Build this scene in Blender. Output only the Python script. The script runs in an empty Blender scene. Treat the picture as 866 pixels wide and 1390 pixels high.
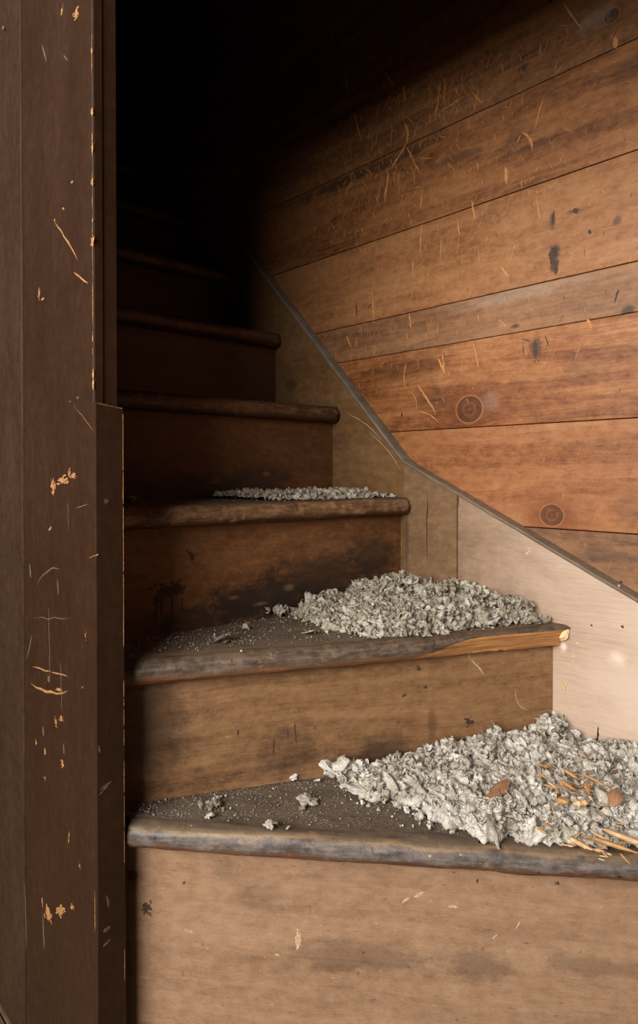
import bpy, bmesh, math, random
import numpy as np
from mathutils import Vector, noise as mnoise

# ------------------------------------------------------------------ camera, world, light, exposure
SC = bpy.context.scene
FLOOR = -0.24                    # the room floor, below the frame
EYE = 0.635                      # lens height above the entry floor
YAW = math.radians(43.6)
PITCH = math.radians(0.6)
FPX = 874.0
cam_d = bpy.data.cameras.new('camera')
cam = bpy.data.objects.new('camera', cam_d)
SC.collection.objects.link(cam)
cam.location = (0, 0, EYE)
cam.rotation_euler = (math.pi/2 - PITCH, 0, -YAW)
cam_d.sensor_width = 36.0
cam_d.lens = FPX/1390.0*36.0
cam_d.shift_y = -45.0/1390.0
cam_d.clip_start = 0.02
SC.camera = cam

world = bpy.data.worlds.new('world'); SC.world = world
world.use_nodes = True
world.node_tree.nodes['Background'].inputs[0].default_value = (1.0, 0.93, 0.85, 1)
world.node_tree.nodes['Background'].inputs[1].default_value = 0.03

def area(name, loc, target, w, h, power, col):
    l = bpy.data.lights.new(name, 'AREA'); l.shape = 'RECTANGLE'
    l.size = w; l.size_y = h; l.energy = power; l.color = col
    o = bpy.data.objects.new(name, l); SC.collection.objects.link(o)
    o.location = loc
    o.rotation_euler = (Vector(target)-Vector(loc)).to_track_quat('-Z', 'Y').to_euler()
    return o
area('window_light', (-1.90, -0.08, 1.55), (1.0, -0.08, 1.08), 2.4, 1.6, 190, (1.0, 0.945, 0.87))

SC.view_settings.view_transform = 'Standard'
SC.view_settings.look = 'None'
SC.view_settings.exposure = 0.0
SC.view_settings.gamma = 1.0
SC.view_settings.use_curve_mapping = False

random.seed(7)
RNG = np.random.default_rng(11)

# ------------------------------------------------------------------ measuring: photograph ray -> point on a real surface
_s, _c = math.sin(YAW), math.cos(YAW)
def ray(px, py):
    a = (px-433)/FPX; b = -(py-650)/FPX
    hz = math.cos(PITCH)+b*math.sin(PITCH); v = -math.sin(PITCH)+b*math.cos(PITCH)
    return Vector((a*_c+hz*_s, -a*_s+hz*_c, v))
def onto(px, py, point, normal):
    d = ray(px, py); o = Vector((0, 0, EYE))
    t = (Vector(point)-o).dot(Vector(normal))/d.dot(Vector(normal))
    return o + d*t

# ------------------------------------------------------------------ object helpers
def tag(o, label=None, cat=None, group=None, kind=None):
    if label: o['label'] = label
    if cat: o['category'] = cat
    if group: o['group'] = group
    if kind: o['kind'] = kind
    return o
def empty(name, loc=(0, 0, 0)):
    o = bpy.data.objects.new(name, None); SC.collection.objects.link(o); o.location = loc
    o.empty_display_size = 0.05
    return o
def link(name, me, mat, parent=None):
    o = bpy.data.objects.new(name, me); SC.collection.objects.link(o)
    if mat: me.materials.append(mat)
    if parent:
        o.parent = parent
        w = Vector((0, 0, 0)); q = parent
        while q: w += q.location; q = q.parent
        o.location = -w
    return o
def mesh(name, verts, faces, uvs=None, smooth=False):
    me = bpy.data.meshes.new(name); me.from_pydata([tuple(v) for v in verts], [], faces)
    if uvs is not None:
        L = me.uv_layers.new(name='UVMap')
        for poly in me.polygons:
            for li, vi in zip(poly.loop_indices, poly.vertices): L.data[li].uv = uvs[vi]
    if smooth: me.polygons.foreach_set('use_smooth', [True]*len(me.polygons))
    me.update(); return me

def board(name, o, a, b, n, la, lb, th, mat, parent=None, bev=0.0012, uo=(0, 0)):
    """a wooden board: corner o, grain axis a (length la), cross axis b (lb), its face looks along n, thickness th behind it"""
    o, a, b, n = Vector(o), Vector(a).normalized(), Vector(b).normalized(), Vector(n).normalized()
    e = min(bev, la/3, lb/3, th/3)
    rings = [(0, 0, -th), (0, 0, -e), (e*.3, e*.3, -e*.3), (e, e, 0)]
    vs, uv = [], []
    for (i, j, d) in rings:
        for (x, y) in ((i, j), (la-i, j), (la-i, lb-j), (i, lb-j)):
            vs.append(o+a*x+b*y+n*d)
            dd = d if d < -e*2 else 0
            uv.append((uo[0]+x, uo[1]+y+dd*(1 if y < lb/2 else -1)))
    fs = [(3, 2, 1, 0)]
    for r in range(3):
        for k in range(4):
            q = (r*4+k, r*4+(k+1) % 4, r*4+4+(k+1) % 4, r*4+4+k); fs.append(q)
    fs.append((12, 13, 14, 15))
    if a.cross(b).dot(n) < 0: fs = [tuple(reversed(f)) for f in fs]
    return link(name, mesh(name, vs, fs, uv), mat, parent)

def prism(name, poly, axis_pt, n, th, mat, parent=None, ua=None, ub=None, uo=(0, 0), bev=0.0):
    """polygon (3D points, in one plane) whose face looks along n, extruded th backwards"""
    n = Vector(n); P = [Vector(p) for p in poly]; k = len(P)
    cen = sum(P, Vector())/k
    vs = [p for p in P]+[p-n*th for p in P]
    if bev:
        vs = []
        for p in P: vs.append(p+(cen-p).normalized()*bev)
        for p in P: vs.append(p-n*bev)
        for p in P: vs.append(p-n*th)
        fs = [tuple(range(k)), tuple(reversed(range(2*k, 3*k)))]
        for r in (0, 1):
            for i in range(k): j = (i+1) % k; fs.append((r*k+j, r*k+i, r*k+k+i, r*k+k+j))
    else:
        fs = [tuple(range(k)), tuple(reversed(range(k, 2*k)))]
        for i in range(k): j = (i+1) % k; fs.append((j, i, k+i, k+j))
    ar = Vector()
    for i in range(k): ar += P[i].cross(P[(i+1) % k])
    if ar.dot(n) < 0: fs = [tuple(reversed(f)) for f in fs]
    ua = Vector(ua or (0, 1, 0)); ub = Vector(ub or (0, 0, 1))
    uv = [(uo[0]+v.dot(ua)+0.4*(v-P[0]).dot(n), uo[1]+v.dot(ub)+(v-P[0]).dot(n)) for v in vs]
    return link(name, mesh(name, vs, fs, uv), mat, parent)

# ------------------------------------------------------------------ materials
class NT:
    def __init__(s, name):
        s.m = bpy.data.materials.new(name); s.m.use_nodes = True
        s.t = s.m.node_tree; s.t.nodes.clear()
        s.out = s.t.nodes.new('ShaderNodeOutputMaterial')
        s.b = s.t.nodes.new('ShaderNodeBsdfPrincipled')
        s.t.links.new(s.b.outputs[0], s.out.inputs[0])
    def n(s, ty, **k):
        x = s.t.nodes.new(ty)
        for a, v in k.items(): setattr(x, a, v)
        return x
    def put(s, sock, v):
        if hasattr(v, 'is_output') or isinstance(v, bpy.types.NodeSocket): s.t.links.new(v, sock)
        else: sock.default_value = v
    def math(s, op, a, b=0.0, c=None, clamp=False):
        x = s.n('ShaderNodeMath', operation=op, use_clamp=clamp)
        s.put(x.inputs[0], a); s.put(x.inputs[1], b)
        if c is not None: s.put(x.inputs[2], c)
        return x.outputs[0]
    def comb(s, x, y, z=0.0):
        q = s.n('ShaderNodeCombineXYZ'); s.put(q.inputs[0], x); s.put(q.inputs[1], y); s.put(q.inputs[2], z); return q.outputs[0]
    def noise(s, vec, scale=1.0, detail=4.0, rough=0.55, dist=0.0, w=None):
        q = s.n('ShaderNodeTexNoise')
        if w is not None: q.noise_dimensions = '4D'; q.inputs['W'].default_value = w
        s.put(q.inputs['Vector'], vec); q.inputs['Scale'].default_value = scale
        q.inputs['Detail'].default_value = detail; q.inputs['Roughness'].default_value = rough
        q.inputs['Distortion'].default_value = dist
        return q.outputs[0]
    def ramp(s, fac, stops, interp='LINEAR'):
        q = s.n('ShaderNodeValToRGB'); q.color_ramp.interpolation = interp
        e = q.color_ramp.elements
        while len(e) < len(stops): e.new(0.5)
        for i, (p, c) in enumerate(stops):
            e[i].position = p; e[i].color = c if len(c) == 4 else (*c, 1)
        s.put(q.inputs[0], fac); return q.outputs[0]
    def g(s, fac, lo, hi, a=0.0, b=1.0, smooth=True):
        q = s.n('ShaderNodeMapRange'); q.interpolation_type = 'SMOOTHSTEP' if smooth else 'LINEAR'
        s.put(q.inputs[0], fac); q.inputs[1].default_value = lo; q.inputs[2].default_value = hi
        q.inputs[3].default_value = a; q.inputs[4].default_value = b; return q.outputs[0]
    def mix(s, fac, a, b, mode='MIX'):
        q = s.n('ShaderNodeMix', data_type='RGBA', blend_type=mode)
        s.put(q.inputs[0], fac)
        s.put(q.inputs[6], a if not isinstance(a, tuple) else (*a[:3], 1)); s.put(q.inputs[7], b if not isinstance(b, tuple) else (*b[:3], 1))
        return q.outputs[2]
    def finish(s, col, rough, bump=None, strength=0.3, dist=0.002, spec=0.5):
        s.put(s.b.inputs['Base Color'], col); s.put(s.b.inputs['Roughness'], rough)
        s.b.inputs['Specular IOR Level'].default_value = spec
        if bump is not None:
            q = s.n('ShaderNodeBump'); q.inputs['Strength'].default_value = strength; q.inputs['Distance'].default_value = dist
            s.put(q.inputs['Height'], bump); s.t.links.new(q.outputs[0], s.b.inputs['Normal'])
        return s.m

def uv_nodes(N):
    q = N.n('ShaderNodeUVMap'); q.uv_map = 'UVMap'
    sp = N.n('ShaderNodeSeparateXYZ'); N.put(sp.inputs[0], q.outputs[0])
    return sp.outputs[0], sp.outputs[1]

def blob(N, u, v, cu, cv, ru, rv, warp, soft=0.6):
    """0..1 mask of an irregular spot at (cu, cv) with radii ru, rv (metres on the board)"""
    a = N.math('DIVIDE', N.math('SUBTRACT', u, cu), ru); b = N.math('DIVIDE', N.math('SUBTRACT', v, cv), rv)
    d = N.math('SQRT', N.math('ADD', N.math('MULTIPLY', a, a), N.math('MULTIPLY', b, b)))
    d = N.math('ADD', d, warp)
    return N.g(d, 1.0+soft*.5, 1.0-soft, 0, 1)

def wood(name, dark, mid, light, seed=0.0, knots=(), stains=(), pale=(), rough=0.5, grain=1.0, mottle=0.5, speck=0.35,
         bumpy=0.25, spec=0.35, dusty=None, fu=2.2, fv=26.0, hair=0.0, paleclr=(0.42, 0.36, 0.30), dustclr=(0.46, 0.36, 0.29)):
    N = NT(name); u, v = uv_nodes(N)
    wob = N.noise(N.comb(u, v, seed), 5.0, 2.0, .5)
    ve = N.math('ADD', v, N.math('MULTIPLY', N.math('SUBTRACT', wob, .5), .03))
    kmasks = []
    for (ku, kv, r) in knots:
        du = N.math('SUBTRACT', u, ku); dv = N.math('SUBTRACT', v, kv)
        d2 = N.math('ADD', N.math('POWER', N.math('DIVIDE', du, 2.6*r), 2.0), N.math('POWER', N.math('DIVIDE', dv, 1.7*r), 2.0))
        gg = N.math('POWER', 2.718, N.math('MULTIPLY', d2, -1.0))
        ve = N.math('SUBTRACT', ve, N.math('MULTIPLY', N.math('MULTIPLY', dv, gg), .85))
        dd = N.math('SQRT', N.math('ADD', N.math('POWER', N.math('DIVIDE', du, r*1.12), 2.0), N.math('POWER', N.math('DIVIDE', dv, r), 2.0)))
        kmasks.append((dd, gg))
    fig = N.noise(N.comb(N.math('MULTIPLY', u, fu), N.math('MULTIPLY', ve, fv), seed), 1.0, 3.0, .5, .4)
    fib = N.noise(N.comb(N.math('MULTIPLY', u, 14.0), N.math('MULTIPLY', ve, 330.0), seed+3), 1.0, 3.0, .6)
    band = N.math('SINE', N.math('MULTIPLY', fig, 38.0))
    mot = N.noise(N.comb(N.math('MULTIPLY', u, 5.0), N.math('MULTIPLY', v, 13.0), seed+9), 1.0, 6.0, .66, .3)
    t = N.math('ADD', N.math('MULTIPLY', N.math('SUBTRACT', fig, .5), .85*grain), .5)
    t = N.math('ADD', t, N.math('MULTIPLY', band, .045*grain))
    t = N.math('ADD', t, N.math('MULTIPLY', N.math('SUBTRACT', fib, .5), .38*grain))
    t = N.math('ADD', t, N.math('MULTIPLY', N.math('SUBTRACT', mot, .5), mottle*.9))
    grit = N.noise(N.comb(u, N.math('MULTIPLY', v, 1.5), seed+77), 48.0, 8.0, .78)
    t = N.math('ADD', t, N.math('MULTIPLY', N.math('SUBTRACT', grit, .5), .55+mottle*.9))
    pore = N.noise(N.comb(N.math('MULTIPLY', u, 60.0), N.math('MULTIPLY', ve, 700.0), seed+6), 1.0, 2.0, .6)
    t = N.math('SUBTRACT', t, N.g(pore, .60, .72, 0, .16))
    col = N.ramp(t, [(0.12, dark), (0.5, mid), (0.88, light)])
    jag = N.math('MULTIPLY', N.math('SUBTRACT', N.noise(N.comb(u, v, seed+21), 42.0, 5.0, .7), .5), 1.7)
    jag2 = N.math('MULTIPLY', N.math('SUBTRACT', N.noise(N.comb(u, N.math('MULTIPLY', v, 1.7), seed+5), 24.0, 10.0, .82), .5), 3.2)
    # darker flame of resin around each knot, then the knot itself with its rings
    for dd, gg in kmasks:
        flame = N.math('MULTIPLY', gg, N.g(N.math('ADD', fig, N.math('MULTIPLY', fib, .3)), .35, .75, .25, .95))
        col = N.mix(flame, col, (dark[0]*1.25, dark[1]*.95, dark[2]*.8))
        rng = N.math('SINE', N.math('ADD', N.math('MULTIPLY', dd, 13.0), N.math('MULTIPLY', fib, 2.0)))
        kc = N.mix(N.g(N.math('ADD', N.math('MULTIPLY', rng, .10), grit), .30, .72, 0, 1), (dark[0]*.8, dark[1]*.8, dark[2]*.9), (mid[0]*.60, mid[1]*.58, mid[2]*.6))
        col = N.mix(N.g(dd, 1.04, .95), col, kc)
        rim = N.math('MULTIPLY', N.g(dd, .88, .98), N.g(dd, 1.12, 1.02))
        col = N.mix(N.math('MULTIPLY', rim, .7), col, (.04, .016, .008))
        halo = N.math('MULTIPLY', N.g(dd, 1.03, 1.10), N.g(dd, 1.30, 1.15))
        col = N.mix(N.math('MULTIPLY', halo, .45), col, (light[0]*.95, light[1]*.85, light[2]*.8))
    # fine dark specks and pores
    sp = N.noise(N.comb(u, N.math('MULTIPLY', v, 1.6), seed+31), 95.0, 3.0, .6)
    col = N.mix(N.g(sp, .66, .74, 0, speck), col, (dark[0]*.45, dark[1]*.42, dark[2]*.45))
    sl = N.noise(N.comb(u, N.math('MULTIPLY', v, 1.3), seed+37), 130.0, 2.0, .5)
    col = N.mix(N.g(sl, .70, .78, 0, speck*.7), col, (min(1, light[0]*1.5), min(1, light[1]*1.6), min(1, light[2]*1.8)))
    if hair:   # hairline marks criss-crossing the varnish
        for k, ang in enumerate((0.5, 1.9, -0.7)):
            ca, sa = math.cos(ang), math.sin(ang)
            uu = N.math('ADD', N.math('MULTIPLY', u, ca), N.math('MULTIPLY', v, sa)); vv = N.math('SUBTRACT', N.math('MULTIPLY', v, ca), N.math('MULTIPLY', u, sa))
            hn = N.noise(N.comb(N.math('MULTIPLY', uu, 22.0), N.math('MULTIPLY', vv, 260.0), seed+50+k), 1.0, 1.0, .4, .5)
            col = N.mix(N.g(hn, .74, .80, 0, hair), col, (light[0]*1.2, light[1]*1.25, light[2]*1.3))
    for (cu, cv, ru, rv, amt) in stains:
        k = blob(N, u, v, cu, cv, ru, rv, jag2)
        col = N.mix(N.math('MULTIPLY', k, amt), col, (.022, .014, .011))
    for (cu, cv, ru, rv, amt) in pale:
        k = blob(N, u, v, cu, cv, ru, rv, jag2, .9)
        col = N.mix(N.math('MULTIPLY', k, amt), col, paleclr)
    r = N.math('ADD', N.math('MULTIPLY', mot, .3), rough-.15)
    if dusty:      # a film of dust that settled along the board: (u where it starts, u where it is full, amount)
        u0, u1, amt = dusty
        k = N.g(N.math('ADD', u, N.math('MULTIPLY', N.math('SUBTRACT', mot, .5), .16)), u0, u1, 0, amt)
        k = N.math('MULTIPLY', k, N.g(N.math('ADD', fib, mot), .5, 1.2, .6, 1.0))
        col = N.mix(k, col, dustclr)
        r = N.math('ADD', r, N.math('MULTIPLY', k, .3), clamp=True)
    bh = N.math('ADD', N.math('MULTIPLY', fib, .35), N.math('ADD', N.math('MULTIPLY', fig, .8), N.math('MULTIPLY', N.noise(N.comb(u, v, seed+2), 60.0, 4.0, .6), .5)))
    return N.finish(col, r, bh, bumpy, .0016, spec)

def flat(name, col, rough=.7, var=.35, scale=60, spec=.3):
    N = NT(name); q = N.n('ShaderNodeNewGeometry')
    k = N.noise(q.outputs['Position'], scale, 4.0, .6)
    lo = tuple(c*(1-var) for c in col); hi = tuple(min(1, c*(1+var)) for c in col)
    return N.finish(N.ramp(k, [(.3, lo), (.7, hi)]), rough, k, .3, .001, spec)

WD, WM, WL = (.105, .036, .012), (.285, .125, .047), (.43, .225, .095)
M = {}
M['scratch'] = flat('light_scratch', (.45, .195, .060), .6, .3, 90)
M['crack'] = flat('dark_crack', (.02, .012, .008), .9, .3)
M['chip_orange'] = flat('bare_wood_chip', (.33, .165, .062), .8, .6, 420)
M['chip_pale'] = flat('pale_bare_wood', (.46, .32, .20), .8, .45, 400)
M['scuff'] = flat('pale_scuff', (.12, .085, .062), .8, .6, 500)
M['dark_stain'] = flat('dried_dark_drip', (.045, .022, .014), .55, .3, 60)
M['black_mark'] = flat('dark_dent_mark', (.055, .034, .024), .7, .5, 400)
BD, BM_, BL = (.015, .006, .0025), (.030, .0125, .0055), (.056, .025, .0115)

# ------------------------------------------------------------------ marks: thin worn lines and patches lying on a board's face
class Marks:
    def __init__(s): s.v = []; s.f = []
    def strip(s, pts, nrm, widths, lift=.00028, jag=.35):
        nrm = Vector(nrm); P = [Vector(p) for p in pts]; b = len(s.v); n = len(P)
        for i, p in enumerate(P):
            t = (P[min(i+1, n-1)]-P[max(i-1, 0)]); t = t.normalized() if t.length > 0 else Vector((0, 0, 1))
            sd = nrm.cross(t).normalized(); w = widths[i]*.5
            s.v.append(p+sd*w*(1+random.uniform(-jag, jag))+nrm*lift*.2); s.v.append(p+nrm*lift); s.v.append(p-sd*w*(1+random.uniform(-jag, jag))+nrm*lift*.2)
        for i in range(n-1):
            for j in (0, 1): s.f.append((b+3*i+j, b+3*i+j+1, b+3*i+j+4, b+3*i+j+3))
    def line(s, a, c, nrm, w, bend=0.0, seg=7, jag=.4, taper=True):
        a, c, nrm = Vector(a), Vector(c), Vector(nrm); sd = nrm.cross(c-a)
        pts, ws = [], []
        for i in range(seg+1):
            t = i/seg; pts.append(a.lerp(c, t)+sd*bend*4*t*(1-t)+sd*random.uniform(-.012, .012))
            ws.append(w*((min(1, 4*t+.1)*min(1, 4*(1-t)+.1)) if taper else 1))
        s.strip(pts, nrm, ws, jag=jag)
    def patch(s, cen, nrm, ux, rx, rz, seg=14, jag=.45, lift=.0003):
        nrm, ux = Vector(nrm), Vector(ux).normalized(); uy = nrm.cross(ux); cen = Vector(cen); b = len(s.v)
        s.v.append(cen+nrm*lift)
        for i in range(seg):
            a = 2*math.pi*i/seg; r = 1+random.uniform(-jag, jag)
            s.v.append(cen+ux*math.cos(a)*rx*r+uy*math.sin(a)*rz*r+nrm*lift*.3)
        for i in range(seg): s.f.append((b, b+1+i, b+1+(i+1) % seg))
    def build(s, name, mat, parent, label=None):
        if not s.f: return None
        o = link(name, mesh(name, s.v, s.f), mat, parent); o['kind'] = 'stuff'
        if label: o['label'] = label
        return o

# ================================================================== THE STAIR GEOMETRY
XS = 1.0        # face of the skirting (stringer) boards
XW = 1.028      # face of the boarded right wall
TH = .034
FR = {0: ((.376, .748), (.86, -.6)),
      1: ((.378, .748), (1.0, .010)), 2: ((.376, .776), (1.0, .462)), 3: ((.376, .855), (1.0, .784)), 4: ((.376, 1.030), (1.0, .976)),
      5: ((.376, 1.205), (1.0, 1.172)), 6: ((.376, 1.385), (1.0, 1.366)), 7: ((.376, 1.58), (1.0, 1.560))}
for k in range(8, 13): FR[k] = ((.376, 1.58+.195*(k-7)), (1.0, 1.56+.195*(k-7)))
ZT = {1: .191, 2: .389, 3: .585, 4: .777, 5: .967, 6: 1.156, 7: 1.350}
for k in range(8, 13): ZT[k] = 1.35+.193*(k-7)
def V2(p): return Vector((p[0], p[1], 0))
def inward(k):
    A, B = V2(FR[k][0]), V2(FR[k][1]); d = (B-A).normalized(); return Vector((-d.y, d.x, 0))
def riser_line(k):
    A, B = V2(FR[k][0]), V2(FR[k][1]); n = inward(k); d = (B-A).normalized()
    A, B = A+n*.030, B+n*.030
    B = A+d*((XS-A.x)/d.x); A = A-d*((A.x-.376)/d.x)
    return A, B, d, n

stairs = empty('winding_staircase', (.7, .7, 0))
tag(stairs, 'worn brown-painted wooden winder staircase climbing left into the dark', 'staircase')

# ---- treads
def tread_mat(name, topd, topm, speckle, edge, under, seed, edgev=(.0, .03), pale_strip=None, fresh=False, dustleft=None, wearamt=.5):
    N = NT(name); u, v = uv_nodes(N)
    n1 = N.noise(N.comb(u, v, seed), 18.0, 6.0, .65, .4)
    st = N.noise(N.comb(N.math('MULTIPLY', u, 9.0), N.math('MULTIPLY', v, 170.0), seed), 1.0, 4.0, .6)
    n2 = N.noise(N.comb(u, v, seed+4), 60.0, 4.0, .7)
    top = N.mix(N.g(N.math('ADD', n1, N.math('MULTIPLY', n2, .6)), .55, 1.05), topd, topm)
    top = N.mix(N.g(st, .4, .75, 0, .35), top, (topm[0]*1.35, topm[1]*1.3, topm[2]*1.2))
    fine = N.noise(N.comb(u, v, seed+8), 330.0, 2.0, .6)
    dm = N.g(N.noise(N.comb(u, v, seed+11), 14.0, 4.0, .6), .42, .66)
    dust = N.math('MULTIPLY', N.g(fine, .54, .70), N.math('ADD', N.math('MULTIPLY', dm, speckle), speckle*.35))
    top = N.mix(N.math('MULTIPLY', dust, N.g(v, .02, .06)), top, (.50, .45, .38))
    if pale_strip:
        v0, v1, clr = pale_strip
        vv = N.math('ADD', v, N.math('MULTIPLY', N.math('SUBTRACT', n1, .5), .020))
        k = N.math('MULTIPLY', N.g(vv, v0, v0+.006), N.g(vv, v1, v1-.010))
        top = N.mix(N.math('MULTIPLY', k, N.g(N.math('ADD', st, N.math('MULTIPLY', n2, .4)), .45, .85, .25, 1.0)), top, clr)
    vv = N.math('ADD', v, N.math('MULTIPLY', N.math('SUBTRACT', n1, .5), .03))
    ek = N.g(vv, edgev[1]+.006, edgev[1]-.004)
    sc = N.noise(N.comb(N.math('MULTIPLY', u, 26.0), N.math('MULTIPLY', v, 150.0), seed+19), 1.0, 8.0, .75)
    ed = N.mix(N.g(N.math('ADD', N.math('MULTIPLY', n1, .5), N.math('ADD', N.math('MULTIPLY', n2, .5), N.math('MULTIPLY', sc, .7))), .68, 1.05), tuple(c*.8 for c in edge), tuple(min(1, c*3.4) for c in edge))
    col = N.mix(ek, top, ed)
    uk = N.g(N.math('ADD', vv, N.math('MULTIPLY', N.math('SUBTRACT', n2, .5), .012)), -.002, -.012)
    un = N.mix(N.g(st, .3, .7), under, tuple(min(1, c*1.7) for c in under))
    col = N.mix(uk, col, un)
    # worn-through spots and dark dents on the nosing
    w1 = N.noise(N.comb(N.math('MULTIPLY', u, 40.0), N.math('MULTIPLY', v, 60.0), seed+15), 1.0, 5.0, .7)
    en = N.g(v, .035, .02)
    col = N.mix(N.math('MULTIPLY', N.g(w1, .57, .66, 0, wearamt), en), col, (.30, .165, .085))
    w2 = N.noise(N.comb(N.math('MULTIPLY', u, 70.0), N.math('MULTIPLY', v, 45.0), seed+25), 1.0, 3.0, .6)
    col = N.mix(N.math('MULTIPLY', N.g(w2, .66, .72, 0, .8), en), col, (.03, .018, .014))
    w3 = N.noise(N.comb(N.math('MULTIPLY', u, 60.0), N.math('MULTIPLY', v, 80.0), seed+35), 1.0, 2.0, .6)
    col = N.mix(N.math('MULTIPLY', N.g(w3, .72, .77, 0, .7), en), col, (.48, .38, .27))
    if fresh:
        at = N.n('ShaderNodeAttribute', attribute_name='fresh')
        fv = N.mix(N.g(N.noise(N.comb(N.math('MULTIPLY', u, 10.0), N.math('MULTIPLY', v, 260.0), 7.0), 1.0, 4.0, .6), .3, .7), (.32, .125, .035), (.60, .30, .115))
        fv = N.mix(N.g(n1, .5, .75, 0, .5), fv, (.42, .20, .09))
        col = N.mix(N.g(N.math('ADD', at.outputs['Fac'], N.math('MULTIPLY', N.math('SUBTRACT', n2, .5), .3)), .45, .6), col, fv)
    bh = N.math('ADD', N.math('MULTIPLY', st, .5), N.math('ADD', n2, N.math('MULTIPLY', fine, .4)))
    return N.finish(col, N.g(v, .01, .05, .48, .85), bh, .45, .0015, .4)

def tread(k, mat, seg=90, wear=.0012, broken=None, sag=0.0, seed=0.0):
    A, B = V2(FR[k][0]), V2(FR[k][1]); d = (B-A).normalized(); n = inward(k)
    if k+1 in FR:
        RA, RB, _, _ = riser_line(k+1)
    extra = .006
    r = TH/2; zt = ZT[k]; L = (B-A).length
    rings = []; fresh = []; uvs = []
    for i in range(seg+1):
        t = i/seg; F = A.lerp(B, t); u = t*L
        back = RA.lerp(RB, t)+n*extra
        # near the wall the round front edge turns in and stops against the skirting
        rem = (1-t)*L; er = .014
        pull = 0.0
        if rem < er and broken is None and k > 2: pull = er-math.sqrt(max(0, er*er-(er-rem)**2))
        row = []
        def add(p, v, fr=0.0):
            row.append(p); uvs.append((u+k*1.7, v)); fresh.append(fr)
        bd = back-F; D = max(bd.dot(n), .04)
        add(F+bd*(1-.0)+Vector((0, 0, zt-TH)), -.06-D)
        add(F+n*(r+.012)+Vector((0, 0, zt-TH)), -.040)
        m = 12
        for j in range(m+1):
            a = -math.pi/2-math.pi*j/m
            # a flattened bullnose
            cx = math.cos(a); cz = math.sin(a)
            dd = r+cx*r*1.0*-1*-1; dz = cz*r
            p = Vector((u*14+k*9, j*.7, seed)); nz = mnoise.fractal(p, .7, 2.1, 4)*wear
            big = mnoise.noise(Vector((u*3+k*5, seed, 1.5)))*wear*1.2
            pos = F+n*(dd+pull*(1-dd/r if dd < r else 0))
            pos = pos+n*(-cx*-1)*0
            outv = n*cx+Vector((0, 0, cz))
            z = zt-r-dz*-1 if False else zt-r+(-cz if False else 0)
            z = zt-r+dz*(1 if True else 0)
            q = Vector((pos.x, pos.y, z))+outv*(nz+big)
            fr = 0.0
            if broken:
                b0, b1, slope = broken
                if t > b0:
                    # the lower front of the nosing has split off along the grain
                    s = min(1, (t-b0)/(b1-b0)); s = s*s*(3-2*s)
                    lim = zt-TH*(1-.84*s)+mnoise.noise(Vector((u*25, 2, 0)))*.0012
                    depth = (lim-q.z)
                    if depth > -.001*s:
                        cut = max(0, depth)*1.0
                        inn = .004*s+cut*.55
                        fd = (q-F).dot(n)
                        if fd < inn: q = q+n*(inn-fd)+n*mnoise.noise(Vector((u*40, q.z*260, 3)))*.0012
                        fr = max(0.0, min(1.0, .45+depth/.005))*min(1, s/.05)
            add(q, (j-m*.5)/m*math.pi*r, fr)
        top0 = F+n*(r+.001)
        nt = 12
        for j in range(1, nt+1):
            q = top0.lerp(back, j/nt)
            zz = zt + mnoise.fractal(Vector((q.x*14, q.y*14, k)), .6, 2, 3)*.0012 - sag*math.exp(-((j/nt)/.3)**2)*math.sin(math.pi*t)
            add(Vector((q.x, q.y, zz)), r*math.pi/2+(q-top0).length)
        rings.append(row)
    w = len(rings[0]); vs = [p for row in rings for p in row]; fs = []
    for i in range(seg):
        for j in range(w-1):
            a = i*w+j; fs.append((a, a+1, a+w+1, a+w))
        fs.append((i*w, (i+1)*w, (i+1)*w+w-1, i*w+w-1))
    fs.append(tuple(range(w))); fs.append(tuple(seg*w+j for j in reversed(range(w))))
    fs = [tuple(reversed(f)) for f in fs]
    me = mesh('tread', vs, fs, uvs, True)
    at = me.attributes.new('fresh', 'FLOAT', 'POINT'); at.data.foreach_set('value', fresh)
    bm = bmesh.new(); bm.from_mesh(me); bmesh.ops.recalc_face_normals(bm, faces=bm.faces); bm.to_mesh(me); bm.free()
    return link('tread', me, mat, stairs)

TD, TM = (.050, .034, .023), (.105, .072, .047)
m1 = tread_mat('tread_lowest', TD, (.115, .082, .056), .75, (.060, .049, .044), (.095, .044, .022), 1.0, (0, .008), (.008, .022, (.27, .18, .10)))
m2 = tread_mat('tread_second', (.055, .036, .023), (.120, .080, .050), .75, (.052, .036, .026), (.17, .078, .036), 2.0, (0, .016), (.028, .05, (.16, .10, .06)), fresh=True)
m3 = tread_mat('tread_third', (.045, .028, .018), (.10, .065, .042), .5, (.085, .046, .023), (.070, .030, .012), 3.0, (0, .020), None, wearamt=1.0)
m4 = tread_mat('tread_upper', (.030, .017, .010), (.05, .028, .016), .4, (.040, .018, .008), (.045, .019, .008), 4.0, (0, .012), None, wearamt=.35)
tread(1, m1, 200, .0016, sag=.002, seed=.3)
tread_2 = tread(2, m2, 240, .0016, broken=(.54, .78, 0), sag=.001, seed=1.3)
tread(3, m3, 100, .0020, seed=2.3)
for k in range(4, 12): tread(k, m4, 60, .0008, seed=3.3+k)

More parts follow.
